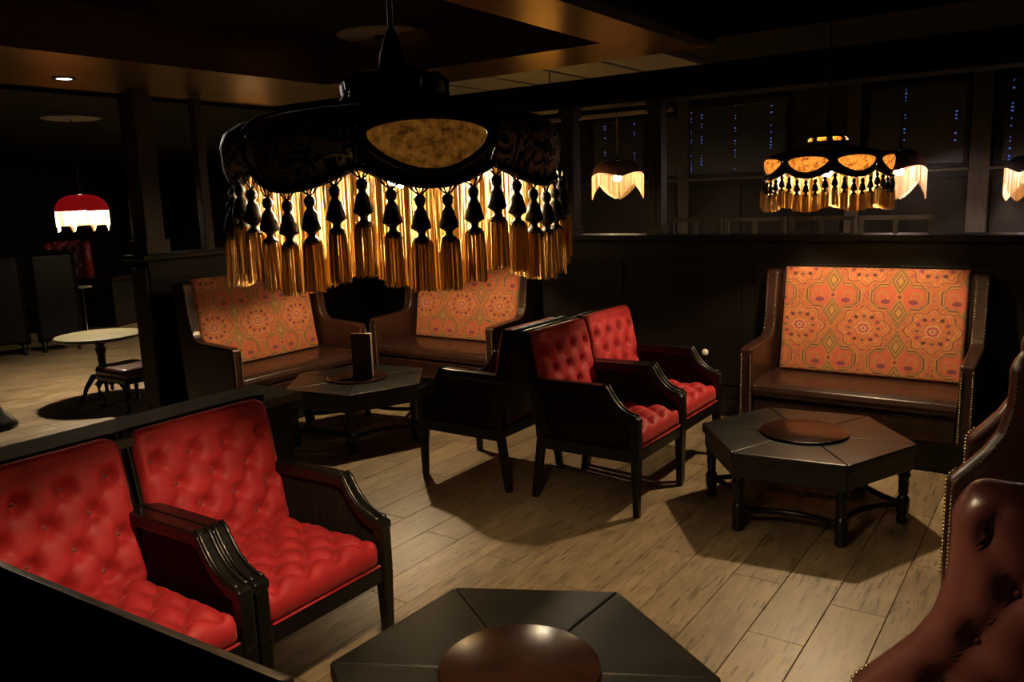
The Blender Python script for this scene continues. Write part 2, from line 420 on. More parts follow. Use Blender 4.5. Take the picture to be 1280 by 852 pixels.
# ------------------------------------------------------------------ upholstery helper
def ease(t): return .55*t + .45*math.sin(PI/2*t)
def cushion(w, d, t, rc=.05, er=.03, tuft=None, n=36, m=None):
    """rounded pad lying in XY, z up, centred on the origin"""
    m = m or n; g = G(); b = []
    for j in range(m+1):
        for i in range(n+1):
            x = w/2*ease(2*i/n-1); y = d/2*ease(2*j/m-1)
            qx, qy = abs(x)-(w/2-rc), abs(y)-(d/2-rc)
            if qx > 0 and qy > 0:
                L = max(qx, qy); H_ = math.hypot(qx, qy)
                if H_ > 1e-6:
                    k = L/H_; qx *= k; qy *= k
                    x = math.copysign(w/2-rc+qx, x); y = math.copysign(d/2-rc+qy, y)
            dist = rc - (math.hypot(max(qx,0), max(qy,0)) + min(max(qx,qy), 0))
            e = min(max(dist, 0), er); z = t-er+math.sqrt(max(0, er*er-(er-e)**2))
            if tuft: z += tuft(x, y)*min(1, max(0, dist)/(er*1.2))
            g.v.append((x, y, z))
    N = n+1
    for j in range(m):
        for i in range(n): g.f.append((j*N+i, j*N+i+1, (j+1)*N+i+1, (j+1)*N+i))
    ring = [i for i in range(n+1)] + [j*N+n for j in range(1, m+1)] + [m*N+i for i in range(n-1, -1, -1)] + [j*N for j in range(m-1, 0, -1)]
    base = len(g.v)
    for r in ring: x, y, z = g.v[r]; g.v.append((x, y, 0))
    for k in range(len(ring)):
        k2 = (k+1) % len(ring); g.f.append((ring[k2], ring[k], base+k, base+k2))
    g.f.append(tuple(base+k for k in range(len(ring))))
    return g
def lattice(dx, dy, amp, mode, x0=0, y0=0, rad=.03, fold=.2):
    def f(x, y):
        a = 2*(x-x0)/dx; b = (y-y0)/dy; p, q = (a+b)/2, (a-b)/2
        s = (abs(math.sin(PI*p))*abs(math.sin(PI*q)))
        pill = amp*(s**.4)
        if mode == 'pillow': return pill - amp*.6
        best = 9
        for pi_ in (math.floor(p), math.floor(p)+1):
            for qi in (math.floor(q), math.floor(q)+1):
                aa, bb = pi_+qi, pi_-qi
                best = min(best, math.hypot((a-aa)*dx/2, (b-bb)*dy))
        dim = 1-math.exp(-(best/rad)**2)
        return amp*((1-fold)*dim + fold*s**.35) - amp*.8
    return f
def lat_pts(dx, dy, x0, y0, w, d):
    out = []
    for b in range(-9, 10):
        for a in range(-19, 20):
            if (a+b) % 2 == 0:
                x = x0+a*dx/2; y = y0+b*dy
                if abs(x) < w and abs(y) < d: out.append((x, y))
    return out

# ------------------------------------------------------------------ red velvet armchair (front faces +X)
def arc(p0, p1, p2, n):
    return [tuple((1-t)**2*a+2*t*(1-t)*b+t*t*c for a, b, c in zip(p0, p1, p2)) for t in [i/n for i in range(n+1)]]
def make_armchair():
    root = thing('velvet_armchair', '', 'chair')
    W2 = .32; AW = .060
    st = lattice(.14, .088, .046, 'pillow', 0, 0)
    Ms = Matrix.Translation((-.307, 0, .365)) @ Matrix.Rotation(PI/2, 4, 'Z')
    c = cushion(.525, .59, .105, .03, .035, st, 50, 50).xf(Ms)
    seat = c.obj('seat', M_VELVET, root, True)
    _bt = lattice(.155, .105, .066, 'dimple', 0, .035, .027, .28)
    bt = lambda x, y: _bt(x, y)*max(0, min(1, (.215-abs(y))/.03))
    tilt = math.radians(12.5)
    Mb = Matrix.Translation((-.660, 0, .68)) @ Matrix.Rotation(-tilt, 4, 'Y') @ Matrix(((0,0,1,0),(1,0,0,0),(0,1,0,0),(0,0,0,1)))
    bk = cushion(.59, .545, .065, .055, .03, bt, 60, 60).xf(Mb)
    back = bk.obj('backrest', M_VELVET, root, True)
    bmesh_ = G().lathe([(.014,0),(.0125,.005),(.008,.009),(.001,.0105)], 8).mesh('button', M_BUTTON, True)
    for x, y in lat_pts(.155, .105, 0, .035, .24, .19):
        o = bpy.data.objects.new('button', bmesh_); COL.objects.link(o); o.parent = back
        o.matrix_local = Mb @ Matrix.Translation((x, y, .014))
    for x, y in lat_pts(.14, .088, 0, 0, .225, .225):
        o = bpy.data.objects.new('button', bmesh_); COL.objects.link(o); o.parent = seat
        o.matrix_local = Ms @ Matrix.Translation((x, y, .075))
    # frame behind the back
    g = G().box((-.30,-.29,-.028),(.30,.285,-.001)); g.xf(Mb); g.obj('back_frame', M_BLACKWOOD, root, bev=.009)
    for sx in (-1, 1):
        G().box((sx*.305-.009,-.29,-.028),(sx*.305+.009,.283,.032)).xf(Mb).obj('back_stile', M_BLACKWOOD, root, bev=.006)
    for x0, x1 in ((-.05,-.012), (-.62,-.585)):
        G().box((x0,-W2+.03,.30),(x1,W2-.03,.366)).obj('seat_rail', M_BLACKWOOD, root, bev=.006)
    G().tube([(-.011,-.255,.372),(-.011,.255,.372)], .005, 6).obj('piping', M_VELVET, root, True)
    for s in (-1, 1):
        yc = s*(W2-AW/2)
        cv = arc((-.195,.688),(-.135,.575),(-.05,.552), 8)
        top = [(-.70,.69),(-.45,.696),(-.225,.698)] + [tuple(p) for p in cv] + [(-.02,.548),(0,.54)]
        low = [(0,.51)] + [(x-.008, z-.045) for x, z in reversed(cv)] + [(-.235,.652),(-.70,.645)]
        arm = G().prism(top+low, yc-AW/2, yc+AW/2, 'y').obj('arm', M_BLACKWOOD, root, bev=.007)
        for off in (-.019, .019):
            pts = [(x, yc+off, z+.002) for x, z in [(-.215,.699)]+cv+[(-.02,.549)]]
            G().tube(pts, .008, 6).obj('arm_moulding', M_BLACKWOOD, arm, True)
        G().prism([(-.66,.36),(-.68,.66),(-.23,.66),(-.13,.57),(-.05,.52),(-.05,.36)], yc-.010, yc+.010, 'y').obj('arm_panel', M_CANE, root)
        G().box((-.64, yc-.024, .30), (-.03, yc+.024, .37)).obj('side_rail', M_BLACKWOOD, root, bev=.005)
        g = G().taper((-.026, yc, 0), .034, (-.026, yc, .34), .050)
        g.taper((-.026, yc, .34), .050, (-.026, yc, .535), .048); g.obj('leg', M_BLACKWOOD, root, bev=.005)
        G().prism([(-.70,0),(-.664,0),(-.60,.37),(-.655,.685),(-.70,.685),(-.65,.37)], yc-.022, yc+.022, 'y').obj('leg', M_BLACKWOOD, root, bev=.005)
    return root
chair = make_armchair()
CH = 'red velvet armchairs'
spots = [
 ((-2.11, 1.845), 0, 'red buttoned velvet armchair in the left foreground, whole seat in view beside the floor'),
 ((-2.11, 1.203), 0, 'red buttoned velvet armchair cut by the left edge of the photo, nearest chair'),
 ((-1.865, 4.12), 0, 'red velvet armchair in the middle of the room, nearer of the middle pair'),
 ((-1.885, 4.765), 0, 'red velvet armchair in the middle, farther of the pair, beside the dark wall'),
 ((-3.405, 4.10), PI, 'black framed armchair seen from its side, facing the small table with the menu'),
]
for i, ((x, y), rz, lab) in enumerate(spots):
    o = chair if i == 0 else dup(chair)
    o.location = (x, y, 0); o.rotation_euler = (0, 0, rz); o['label'] = lab; o['group'] = CH
    if i > 1: o.scale = (1, 1, 1.035)

# ------------------------------------------------------------------ settle sofa: front faces -Y, width along X
def kilim_colors(xs, ys):
    P, Q = .425, .43
    n = len(xs); C = np.zeros((n, 4)); C[:, 3] = 1
    wr = lambda t: (t+.5) % 1 - .5
    ax, ay = wr(xs/P), wr(ys/Q); bx, by = wr(xs/P-.5), wr(ys/Q-.5)
    col = lambda m, c: C.__setitem__((m, slice(0, 3)), c)
    base = np.array((.50,.15,.04)); gold = np.array((.52,.26,.055)); dark = np.array((.10,.032,.02)); red = np.array((.50,.11,.045))
    olive = np.array((.22,.12,.03)); plum = np.array((.22,.045,.06)); pale = np.array((.66,.38,.16))
    C[:, :3] = base
    vine = np.sin(xs*95+2.2*np.sin(ys*60))*np.sin(ys*88+2*np.sin(xs*55)); col(vine > .72, gold*.85); col(vine < -.8, plum*1.3)
    # B medallion field
    rb = np.hypot(bx*1.06, by*1.28); th = np.arctan2(by, bx)
    rs = rb/(1+.10*np.cos(8*th)); 
    col(rs < .40, (.53,.14,.045)); col((rs < .355) & (vine > .7), (.6,.27,.08)); col((rs < .34) & (vine < -.78), red); col((rs > .355) & (rs < .375), gold); col((rs > .385) & (rs < .40), dark*1.8)
    col((rs > .30) & (rs < .315), (.6,.26,.07))
    col((rs > .17) & (rs < .185), gold); col((rs > .10) & (rs < .12), pale); col((rs > .06) & (rs < .085), plum*1.6); col(rs < .045, pale); col(rs < .022, plum)
    for k in range(12):
        a = k*PI/6; r = .255 if k % 3 else .235
        dx, dy = bx*1.06-r*math.cos(a), by*1.28-r*math.sin(a)
        stem = (np.abs(dx*math.sin(a)-dy*math.cos(a)) < .008) & (np.abs(dx*math.cos(a)+dy*math.sin(a)) < .075); col(stem, olive*1.3)
        dd = np.hypot(dx, dy); col(dd < .034, plum if k % 2 else dark)
        if k % 3 == 0:
            dm = np.abs(dx)+np.abs(dy); col((dm < .06) & (dm > .036), gold*.8); col(dm < .036, plum)
    # A medallion: two side lobes and an upright diamond chain
    dia = np.abs(ax)*1.6+np.abs(ay)-.475
    lob = np.maximum.reduce([np.abs(ax)-.41, np.abs(ay)-.185, np.abs(ax)*.9+np.abs(ay)-.45])
    dA = np.minimum(dia, lob)
    col(dA < .03, gold); col(dA < .012, dark*1.6); col(dA < -.012, gold*.95); col(dA < -.03, olive*.9); col(dA < -.045, red*1.12)
    inl = lob < -.045
    pet = inl & (np.abs(np.hypot(np.abs(ax)-.24, ay)-.07) < .013); col(pet, gold*.85)
    leaf = inl & (np.hypot((np.abs(ax)-.20)*.8, (ay+.075)*1.5) < .055); col(leaf, plum)
    ind = dia < -.03
    up = np.abs(np.abs(ay)-.24); d2 = np.abs(ax)*1.6+up
    col(ind & (d2 < .24), (.40,.20,.05))
    rr = d2 % .085; col(ind & (d2 < .23) & (rr < .028), olive*.8); col(ind & (d2 < .23) & (rr > .05) & (rr < .062), gold); col(ind & (d2 < .05), gold)
    cx = np.hypot(ax, ay*1.1); col(cx < .06, gold); col(cx < .045, red); col(cx < .02, dark)
    xb = (np.abs(np.abs(ax)-np.abs(ay)*.0) < .0)
    wv = .93+.14*np.random.RandomState(3).rand(n); C[:, :3] *= wv[:, None]*np.array((.66,.60,.62))
    C[:, :3] = np.clip(C[:, :3], 0, 1)
    return C
SW = 1.40
def make_sofa():
    root = thing('settle_sofa', '', 'sofa')
    w = SW/2; T = .085
    # seat pad with a rolled front, between the arms
    sw = w-T-.002
    prof = [(.56,.30),(.56,.455),(.30,.462),(.10,.462),(.045,.455),(.012,.435),(0,.405),(.004,.375),(.03,.350),(.03,.30)]
    g = G().prism(prof, -sw, sw, 'x'); g.obj('seat_cushion', M_SOFA, root, bev=.006, seg=3)
    g = G().box((-sw,.014,.20),(sw,.07,.348)); g.obj('front_panel', M_SOFA, root, bev=.012)
    G().tube([(-sw,.016,.205),(sw,.016,.205)], .008, 6).obj('welt', M_SOFA, root, True)
    G().box((-w+.05,.06,0),(w-.05,.66,.22)).obj('plinth', M_BLACKWOOD, root, bev=.006)
    # arm and wing, one padded side panel each
    side = [(0,.19),(.62,.19),(.70,1.14),(.66,1.165),(.565,1.17),(.545,1.15),(.535,1.07),(.52,.95),(.505,.85)] + \
           arc((.50,.82),(.485,.715),(.40,.708), 6)[1:] + [(.2,.70),(.03,.69),(.004,.68)]
    for s in (-1, 1):
        a, b = (s*w, s*(w-T)) if s < 0 else (w-T, w)
        sp = G().prism(side, min(a,b), max(a,b), 'x').obj('side_panel', M_SOFA, root, bev=.022, seg=4)
        path = [(.0,.22+.0*i) for i in range(1)]
        edge = [(0,.22),(0,.66)]; edge2 = list(reversed(arc((.50,.82),(.485,.715),(.40,.708), 10)))[6:] + [(.505,.85),(.52,.95),(.535,1.07),(.545,1.14)]
        ng = G()
        for ed in (edge, edge2):
            for (p, q) in zip(ed[:-1], ed[1:]):
                L = math.dist(p, q); n = max(1, int(L/.016))
                for k in range(n):
                    t = k/n; y, z = p[0]+(q[0]-p[0])*t, p[1]+(q[1]-p[1])*t
                    for xx in ((s*(w-.012)), (s*(w-T+.012))):
                        rM = Matrix.Translation((xx, y-.001, z)) @ Matrix.Rotation(PI/2, 4, 'X')
                        h = G().lathe([(.0062,-.002),(.0055,.002),(.003,.004),(.0006,.0045)], 6, cap=False)
                        h.xf(rM); ng.add(h.v, h.f)
        stuff(ng.obj('nailhead_trim', M_BRASS, sp, True))
    # patterned back
    bw, bh = sw-.03, .725
    nx, nz = 300, 190
    g = G()
    def fn(a, b):
        x = -bw+2*bw*a; z = b*bh
        e = min(min(a,1-a)*2*bw, min(b,1-b)*bh); r = .03; e = min(e, r)
        bul = math.sqrt(r*r-(r-e)**2)
        y = .53+.115*b - .02 - bul + .005
        return (x, y, .46+z)
    g.grid(fn, nx, nz)
    me = g.mesh('back_panel', M_KILIM, True, fix=False)
    xs = np.array([v[0] for v in g.v]); zs = np.array([v[2] for v in g.v])
    at = me.color_attributes.new('weave', 'FLOAT_COLOR', 'POINT')
    at.data.foreach_set('color', kilim_colors(xs+.245, zs-1.0).ravel().astype(np.float32))
    o = bpy.data.objects.new('back_panel', me); COL.objects.link(o); o.parent = root
    G().prism([(.545,.30),(.66,.30),(.69,1.15),(.66,1.168),(.64,1.165)], -sw, sw, 'x').obj('back_frame', M_SOFA, root, bev=.01)
    return root
sofa = make_sofa()
SG = 'leather settles with patterned backs'
for i, (x, y, rz, lab) in enumerate([
   (-1.155, 5.325, 0, 'brown leather settle with orange patterned back against the right of the dark wall'),
   (-4.62, 5.325, 0, 'brown leather settle with patterned back in the corner, right of the two below the lamp'),
   (-1.22, .905, PI+.045, 'leather settle seen from behind, coloured black for its shade, cutting the bottom left corner'),
   (-5.15, 4.42, PI/2, 'brown leather settle with patterned back standing along the left partition')]):
    o = sofa if i == 0 else dup(sofa)
    o.location = (x, y, 0); o.rotation_euler = (0, 0, rz); o['label'] = lab; o['group'] = SG
    if i == 2:
        o.scale = (1.15, .85, 1.14)
        for c in o.children_recursive:
            if not c.name.startswith('nailhead'):
                c.material_slots[0].link = 'OBJECT'; c.material_slots[0].material = M_BLKLEATHER  # brown leather and kilim turned black, shade put into the colour

# ------------------------------------------------------------------ hexagonal tables
def make_table():
    root = thing('hexagonal_table', '', 'table')
    R, TZ = .559, .43
    hp = lambda r, k: (r*math.cos(k*PI/3), r*math.sin(k*PI/3))
    for k in range(6):
        # a wedge of leather from the disc edge to the rim
        a0, a1 = k*PI/3, (k+1)*PI/3
        inn = [(.205*math.cos(a0+(a1-a0)*t/6), .205*math.sin(a0+(a1-a0)*t/6)) for t in range(6, -1, -1)]
        out = [hp(R, k), hp(R, k+1)]
        cx, cy = sum(p[0] for p in out)/3, sum(p[1] for p in out)/3
        sh = lambda p: (p[0]+(cx-p[0])*.006, p[1]+(cy-p[1])*.006)
        poly = [sh(out[0]), sh(out[1])] + [sh(p) for p in inn]
        G().prism(poly, TZ-.05, TZ, 'z').obj('top_panel', M_TABLE, root, bev=.007, seg=3)
        # apron
        p, q = hp(R-.018, k), hp(R-.018, k+1); p2, q2 = hp(R-.05, k), hp(R-.05, k+1)
        G().prism([p, q, q2, p2], .295, TZ-.048, 'z').obj('apron', M_TABLE, root, bev=.004)
        lx, ly = hp(.50, k)
        leg = G().lathe([(.024,0),(.03,.012),(.03,.03),(.024,.045),(.03,.06),(.033,.085),(.033,.13),(.026,.145),(.02,.155),(.026,.165),(.024,.18),(.027,.22),(.025,.245),(.032,.255),(.032,.268),(.026,.275),(.034,.29),(.034,.34)], 14, (lx, ly, 0))
        leg.obj('leg', M_BLACKWOOD, root, True)
        # bowed stretcher to the next leg
        nx_, ny_ = hp(.50, k+1); mx, my = (lx+nx_)/2*.66, (ly+ny_)/2*.66
        pts = [(x, y, .105) for x, y in arc((lx, ly), (mx, my), (nx_, ny_), 10)]
        G().tube(pts, .016, 8).obj('stretcher', M_BLACKWOOD, root, True)
    G().lathe([(.2,TZ-.05),(.2,TZ-.004)], 32).obj('centre_panel', M_TABLE, root)
    return root
table = make_table()
for i, (x, y, a, lab) in enumerate([
   (-1.1717, 4.4039, 6.6, 'hexagonal black leather table in front of the right settle, whole outline in view'),
   (-1.2217, 1.7268, 27.6, 'hexagonal black leather table at the bottom edge of the photo, nearest table'),
   (-4.448, 4.2908, 8.3, 'hexagonal black leather table with a menu, in front of the corner settles')]):
    o = table if i == 0 else dup(table)
    o.location = (x, y, 0); o.rotation_euler = (0, 0, math.radians(a)); o['label'] = lab; o['group'] = 'hexagonal leather tables'
ld = G().lathe([(.215,0),(.228,.003),(.23,.008),(.228,.013),(.222,.015)], 64)
for i, (x, y, lab) in enumerate([(-1.1717, 4.4039, 'glossy round wooden turntable on the table before the right settle'),
                  (-1.2217, 1.7268, 'dark round wooden turntable on the nearest table at the bottom edge'),
                  (-4.448, 4.2908, 'dark round wooden turntable under the standing menu')]):
    if i == 0:
        o = ld.obj('wooden_turntable', M_DISC); o0 = o
        m = o.modifiers.new('edge', 'EDGE_SPLIT'); o.data.shade_smooth()
    else: o = o0.copy(); COL.objects.link(o)
    o.location = (x, y, .4305); tag(o, lab, 'turntable', 'round wooden turntables')
# standing menu
mn = thing('menu', 'tall brown menu standing open on the corner table', 'menu', (-4.44, 4.245, .4465), math.radians(28))
for s in (-1, 1):
    M_ = Matrix.Rotation(s*math.radians(13), 4, 'Z')
    G().box((0,-.004,0),(.165,.004,.335)).xf(M_).obj('cover', M_MENU, mn, bev=.002)
    G().box((.004,-.004,.008),(.158,-.0005 if s < 0 else .012,.345) if False else (.156,.010,.33)).xf(Matrix.Rotation(s*math.radians(4.5), 4, 'Z')).obj('page', M_PAPER, mn)

# ------------------------------------------------------------------ fringed pendant lamps
NP = 8
def make_lamp(win_mat, windows, phase, name, label, loc, crown_mat):
    """big black shade; origin at the bottom ring of the shade"""
    root = thing(name, label, 'lamp', loc, 0, 'black fringed pendant lamps')
    prof = [(.336,0),(.352,.03),(.355,.06),(.345,.08),(.318,.098),(.27,.110),(.215,.119),(.16,.127),(.125,.136),(.112,.155),(.115,.178),(.10,.192),(.085,.198)]
    def surf(th, t):        # th relative inside panel -1..1
        f = t*(len(prof)-1); i = min(int(f), len(prof)-2); q = f-i
        r = prof[i][0]*(1-q)+prof[i+1][0]*q; z = prof[i][1]*(1-q)+prof[i+1][1]*q
        bul = math.cos(th*PI/2)
        k = max(0, 1-t*1.15)
        r *= .955+.06*bul*min(1, .4+k)
        z -= .038*bul*max(0, 1-t*5)
        return r, z
    def P(pc, th, t, off=0):
        r, z = surf(th, t); a = pc + th*PI/NP; r += off
        return (r*math.cos(a), r*math.sin(a), z+off*.4)
    for k in range(NP):
        pc = phase + k*2*PI/NP
        win = windows(k)
        g = G(); nu, nv = 36, 48
        for j in range(nv+1):
            for i in range(nu+1): g.v.append(P(pc, 2*i/nu-1, j/nv))
        tc, tw, uw = .145, .105, .86
        for j in range(nv):
            for i in range(nu):
                uu = 2*(i+.5)/nu-1; tt = (j+.5)/nv
                if win and (uu/uw)**2+((tt-tc)/tw)**2 < .9: continue
                if .80 < tt < .9 and crown_mat is not M_BLACKFAB and abs(uu) < .6: continue
                N = nu+1; g.f.append((j*N+i, j*N+i+1, (j+1)*N+i+1, (j+1)*N+i))
        pn = g.obj('shade_panel', M_BLACKFAB if win else M_DAMASK, root, True)
        # corded seam
        G().tube([P(pc, 1, t/18, .003) for t in range(19)], .006, 6).obj('seam_cord', M_CORD, pn, True)
        G().tube([P(pc, 2*t/12-1, 0, .004) for t in range(13)], .008, 6).obj('rim_cord', M_CORD, pn, True)
        if win:
            def ov(a, b): return P(pc, uw*b*math.cos(a*2*PI), tc+tw*b*math.sin(a*2*PI), -.001+.008*(1-b*b))
            G().grid(ov, 28, 5, True).obj('shade_window', win_mat, pn, True)
            G().tube([P(pc, uw*math.cos(2*PI*a/28), tc+tw*math.sin(2*PI*a/28), .003) for a in range(29)], .007, 6).obj('window_cord', M_CORD, pn, True)
        if crown_mat is not M_BLACKFAB:
            def cw(a, b): return P(pc, .7*(2*a-1), .78+.14*b, -.002)
            G().grid(cw, 6, 3).obj('crown_window', crown_mat, pn, True)
    G().lathe([(.085,.196),(.07,.206),(.03,.212),(.026,.242),(.016,.272),(.008,.29)], 16).obj('cap', M_IRON, root, True)
    # bulb
    G().lathe([(.002,-.04),(.02,-.034),(.032,-.015),(.034,.004),(.026,.026),(.014,.045),(.013,.07)], 12, (0,0,.004)).obj('bulb', M_BULB, root, True)
    G().lathe([(.017,.048),(.017,.09),(.005,.10),(.005,.20),(.006,.205),(.004,.25)], 10).obj('lamp_holder', M_IRON, root, True)
    # fringe: inner curtain of threads
    rnd = random.Random(5)
    def rimz(a):
        th = ((a-phase+PI/NP) % (2*PI/NP))/(2*PI/NP)*2-1
        return -.038*math.cos(th*PI/2)
    def strand(g, x, y, z0, z1, r, wob=.0025):
        a = rnd.random()*6.3; b = len(g.v); pts = []
        for i in range(3):
            t = i/2; w = wob*t
            pts.append((x+rnd.uniform(-w, w), y+rnd.uniform(-w, w), z0+(z1-z0)*t))
        for p in pts:
            for k in range(3): g.v.append((p[0]+r*math.cos(a+k*2.0944), p[1]+r*math.sin(a+k*2.0944), p[2]))
        for i in range(2):
            for k in range(3):
                k2 = (k+1) % 3; g.f.append((b+i*3+k, b+i*3+k2, b+i*3+3+k2, b+i*3+3+k))
    g = G(); NT = 1500
    for i in range(NT):
        # threads bunch between the tassels
        a = 2*PI*i/NT + rnd.uniform(-.004, .004)
        tz = ((a-phase)/(2*PI)*44) % 1
        if abs(tz-.5) < .16 and rnd.random() < .55: a += (2*PI/44)*.5*(1 if tz > .5 else -1)*rnd.uniform(.5, 1)
        R_ = .325+rnd.uniform(-.006, .006)
        strand(g, R_*math.cos(a), R_*math.sin(a), rimz(a)+.02, rimz(a)-.185+rnd.uniform(-.004, .004), .0010)
    stuff(g.obj('inner_fringe', M_GOLD, root, fix=False))
    return root, rimz, strand
tassel_head = G()
tassel_head.lathe([(.003,.006),(.008,.003),(.0105,-.004),(.009,-.011),(.006,-.015),(.0075,-.019),(.0115,-.024),(.0135,-.033),(.0175,-.046),(.0185,-.053),(.010,-.058),(.0065,-.062),(.0075,-.067),(.0135,-.071),(.0145,-.078),(.004,-.081)], 12, (0,0,-.018))
for s in (-1, -.45, .45, 1):
    tassel_head.tube([(0, s*.022, .012), (0, s*.010, -.006), (0, 0, -.014)], .0014, 4)
    tassel_head.tube([(0, s*.022, .004), (0, s*.002, -.014), (0, -s*.012, -.02)], .0009, 4)
tassel_mesh = tassel_head.mesh('tassel', M_CORD, True)
def skirt_mesh(L, seed):
    rnd = random.Random(seed); g = G()
    for i in range(60):
        a = 2*PI*i/60+rnd.uniform(-.1,.1); q_ = math.sqrt(rnd.uniform(.15,1)); r0, r1 = .0188*q_, .0205*q_
        b = len(g.v); w = rnd.random()*6.3; zb = -.100-L+rnd.uniform(-.004,.004)
        for r, z in ((r0*.86,-.092),(r0,-.099),(r1,zb)):
            for k in range(3): g.v.append((r*math.cos(a)+.001*math.cos(w+k*2.0944), r*math.sin(a)+.001*math.sin(w+k*2.0944), z))
        for i_ in range(2):
            for k in range(3):
                k2 = (k+1) % 3; g.f.append((b+i_*3+k, b+i_*3+k2, b+i_*3+3+k2, b+i_*3+3+k))
    return g.mesh('tassel_skirt', M_GOLD, False, False)
skirts = [skirt_mesh(.082, k) for k in range(4)]
def add_tassels(root, rimz, phase, n=44):
    for i in range(n):
        a = phase + (i+.5)*2*PI/n; R_ = .349
        tz = child_copy(tassel_mesh, 'tassel', root, (R_*math.cos(a), R_*math.sin(a), rimz(a)-.004), (0, 0, a))
        child_copy(skirts[i % 4], 'tassel_skirt', tz)
def cord_rose(root, ztop, z0=.28, rr=.33, rm=M_GREYCEIL):
    h = ztop-root.location.z
    G().tube([(0,0,z0),(0,0,h-.02)], .006, 8).obj('cord', M_IRON, root, True)
    G().lathe([(rr,h-.002),(rr,h-.012),(rr*.9,h-.02),(rr*.3,h-.022)], 40).obj('ceiling_rose', rm, root)
    G().lathe([(.06,h-.02),(.055,h-.045),(.012,h-.06)], 16).obj('canopy', M_IRON, root, True)
LZ = 1.808
phA = math.radians(-38)
L1, rz_, st_ = make_lamp(M_OVAL, lambda k: k % 4 == 0, phA, 'pendant_lamp', 'large black fringed lampshade with gold tassels in the foreground', (-1.222, 1.342, LZ), M_BLACKFAB)
add_tassels(L1, rz_, phA); cord_rose(L1, 2.95, rr=.09, rm=M_CEIL)
phB = math.radians(-48.5)
L2, rz_, st_ = make_lamp(M_OVALBRIGHT, lambda k: True, phB, 'pendant_lamp', 'black lampshade with glowing amber ovals and gold fringe over the right settle', (-1.255, 5.04, LZ+.022), M_OVALBRIGHT)
add_tassels(L2, rz_, phB); cord_rose(L2, 2.95, rr=.09, rm=M_CEIL)
for _k, (_d0, _d1) in enumerate(((-.03, -.075), (.0, .035))):
    _a = phA+PI/NP+.012
    G().tube([(.352*math.cos(_a), .352*math.sin(_a), .088), (.366*math.cos(_a+_d0+.5*(_d1-_d0)), .366*math.sin(_a+_d0+.5*(_d1-_d0)), .045), (.362*math.cos(_a+_d1), .362*math.sin(_a+_d1), -.01)], .0011, 5).obj('loose_thread', M_CREAM, L1)
L3 = dup(L1, (-4.33, 4.66, LZ), 0.1, 'black fringed lampshade over the corner table, hidden behind the foreground lamp')
for c in list(L3.children):
    if c.name.startswith(('cord', 'ceiling_rose', 'canopy')): bpy.data.objects.remove(c)
cord_rose(L3, 2.95)

# small lamps across the far rooms
def small_lamp(name, label, loc, R, h, shade_m, fr_m, bulb_m, ztop, zig, seed, rose=.05, scal=4, fl=.12):
    root = thing(name, label, 'lamp', loc, 0)
    rnd = random.Random(seed)
    def rim(a): return .05*abs(math.sin(scal*a/2+seed)) if zig else 0
    def fn(a, b):
        th = a*2*PI; r = R*(math.cos(b*PI/2)**.8*.9+.1) ; return (r*math.cos(th), r*math.sin(th), rim(th)*(1-b)+h*math.sin(b*PI/2))
    G().grid(fn, 48, 10, True).obj('shade', shade_m, root, True)
    G().lathe([(R*.1,h-.004),(R*.1,h+.03),(.008,h+.05)], 12).obj('cap', M_IRON, root, True)
    g = G()
    for i in range(520):
        a = 2*PI*i/520; r = R*.98+rnd.uniform(-.004,.004); z0 = rim(a)
        L = fl*(.55+.5*abs(math.cos(scal*a/2+seed))) if zig else fl + .06*max(0, math.cos(scal*2*a+seed))**6
        b = len(g.v); w = rnd.random()*6.3; zb = z0-L+rnd.uniform(-.006,.006)
        for z in (z0+.004, zb):
            for k in range(3): g.v.append((r*math.cos(a)+.0014*math.cos(w+k*2.0944), r*math.sin(a)+.0014*math.sin(w+k*2.0944), z))
        for k in range(3):
            k2 = (k+1) % 3; g.f.append((b+k, b+k2, b+3+k2, b+3+k))
    stuff(g.obj('fringe', fr_m, root, fix=False))
    G().lathe([(.002,-.04),(.024,-.034),(.038,-.015),(.04,.004),(.03,.026),(.014,.045)], 12, (0,0,.0)).obj('bulb', bulb_m, root, True)
    hh = ztop-loc[2]
    G().tube([(0,0,h+.05),(0,0,hh-.01)], .005, 6).obj('cord', M_IRON, root, True)
    G().lathe([(rose,hh-.002),(rose,hh-.012),(rose*.9,hh-.02)], 32).obj('ceiling_rose', M_GREYCEIL, root)
    return root
small_lamp('pendant_lamp', 'red domed lampshade with bright fringe in the left room', (-7.95, 4.21, 1.745), .235, .155, M_REDGLOW, M_GOLDWHITE, M_STRONGBULB, 2.62, False, 1, .26, fl=.135)
small_lamp('pendant_lamp', 'added lampshade far back in the left room, hidden behind the foreground lamp', (-10.6, 8.45, 1.80), .27, .17, mat('umber_shade', (.03,.015,.01), .8), M_GOLDWHITE, M_MIDBULB, 2.62, False, 6)  # unseen lamp added to light the red armchair
small_lamp('pendant_lamp', 'dark lampshade with pale zigzag fringe left of the thin post', (-4.017, 7.746, 1.90), .27, .17, mat('plum_shade', (.03,.006,.012), .8), M_GOLDWHITE, M_FARBULB, 2.95, True, 2, fl=.21)
small_lamp('pendant_lamp', 'dull red lampshade with white fringe beyond the amber lamp', (-1.53, 8.88, 1.86), .25, .2, mat('brown_red_shade', (.12,.035,.02), .8), M_GOLDWHITE, M_COOLBULB, 2.95, True, 3, fl=.26)
small_lamp('pendant_lamp', 'dark lampshade with pinkish fringe at the right edge of the photo', (-.43, 8.98, 1.80), .22, .15, mat('dark_shade', (.03,.015,.01), .8), M_GOLDWHITE, M_COOLBULB, 2.95, True, 4, fl=.24)
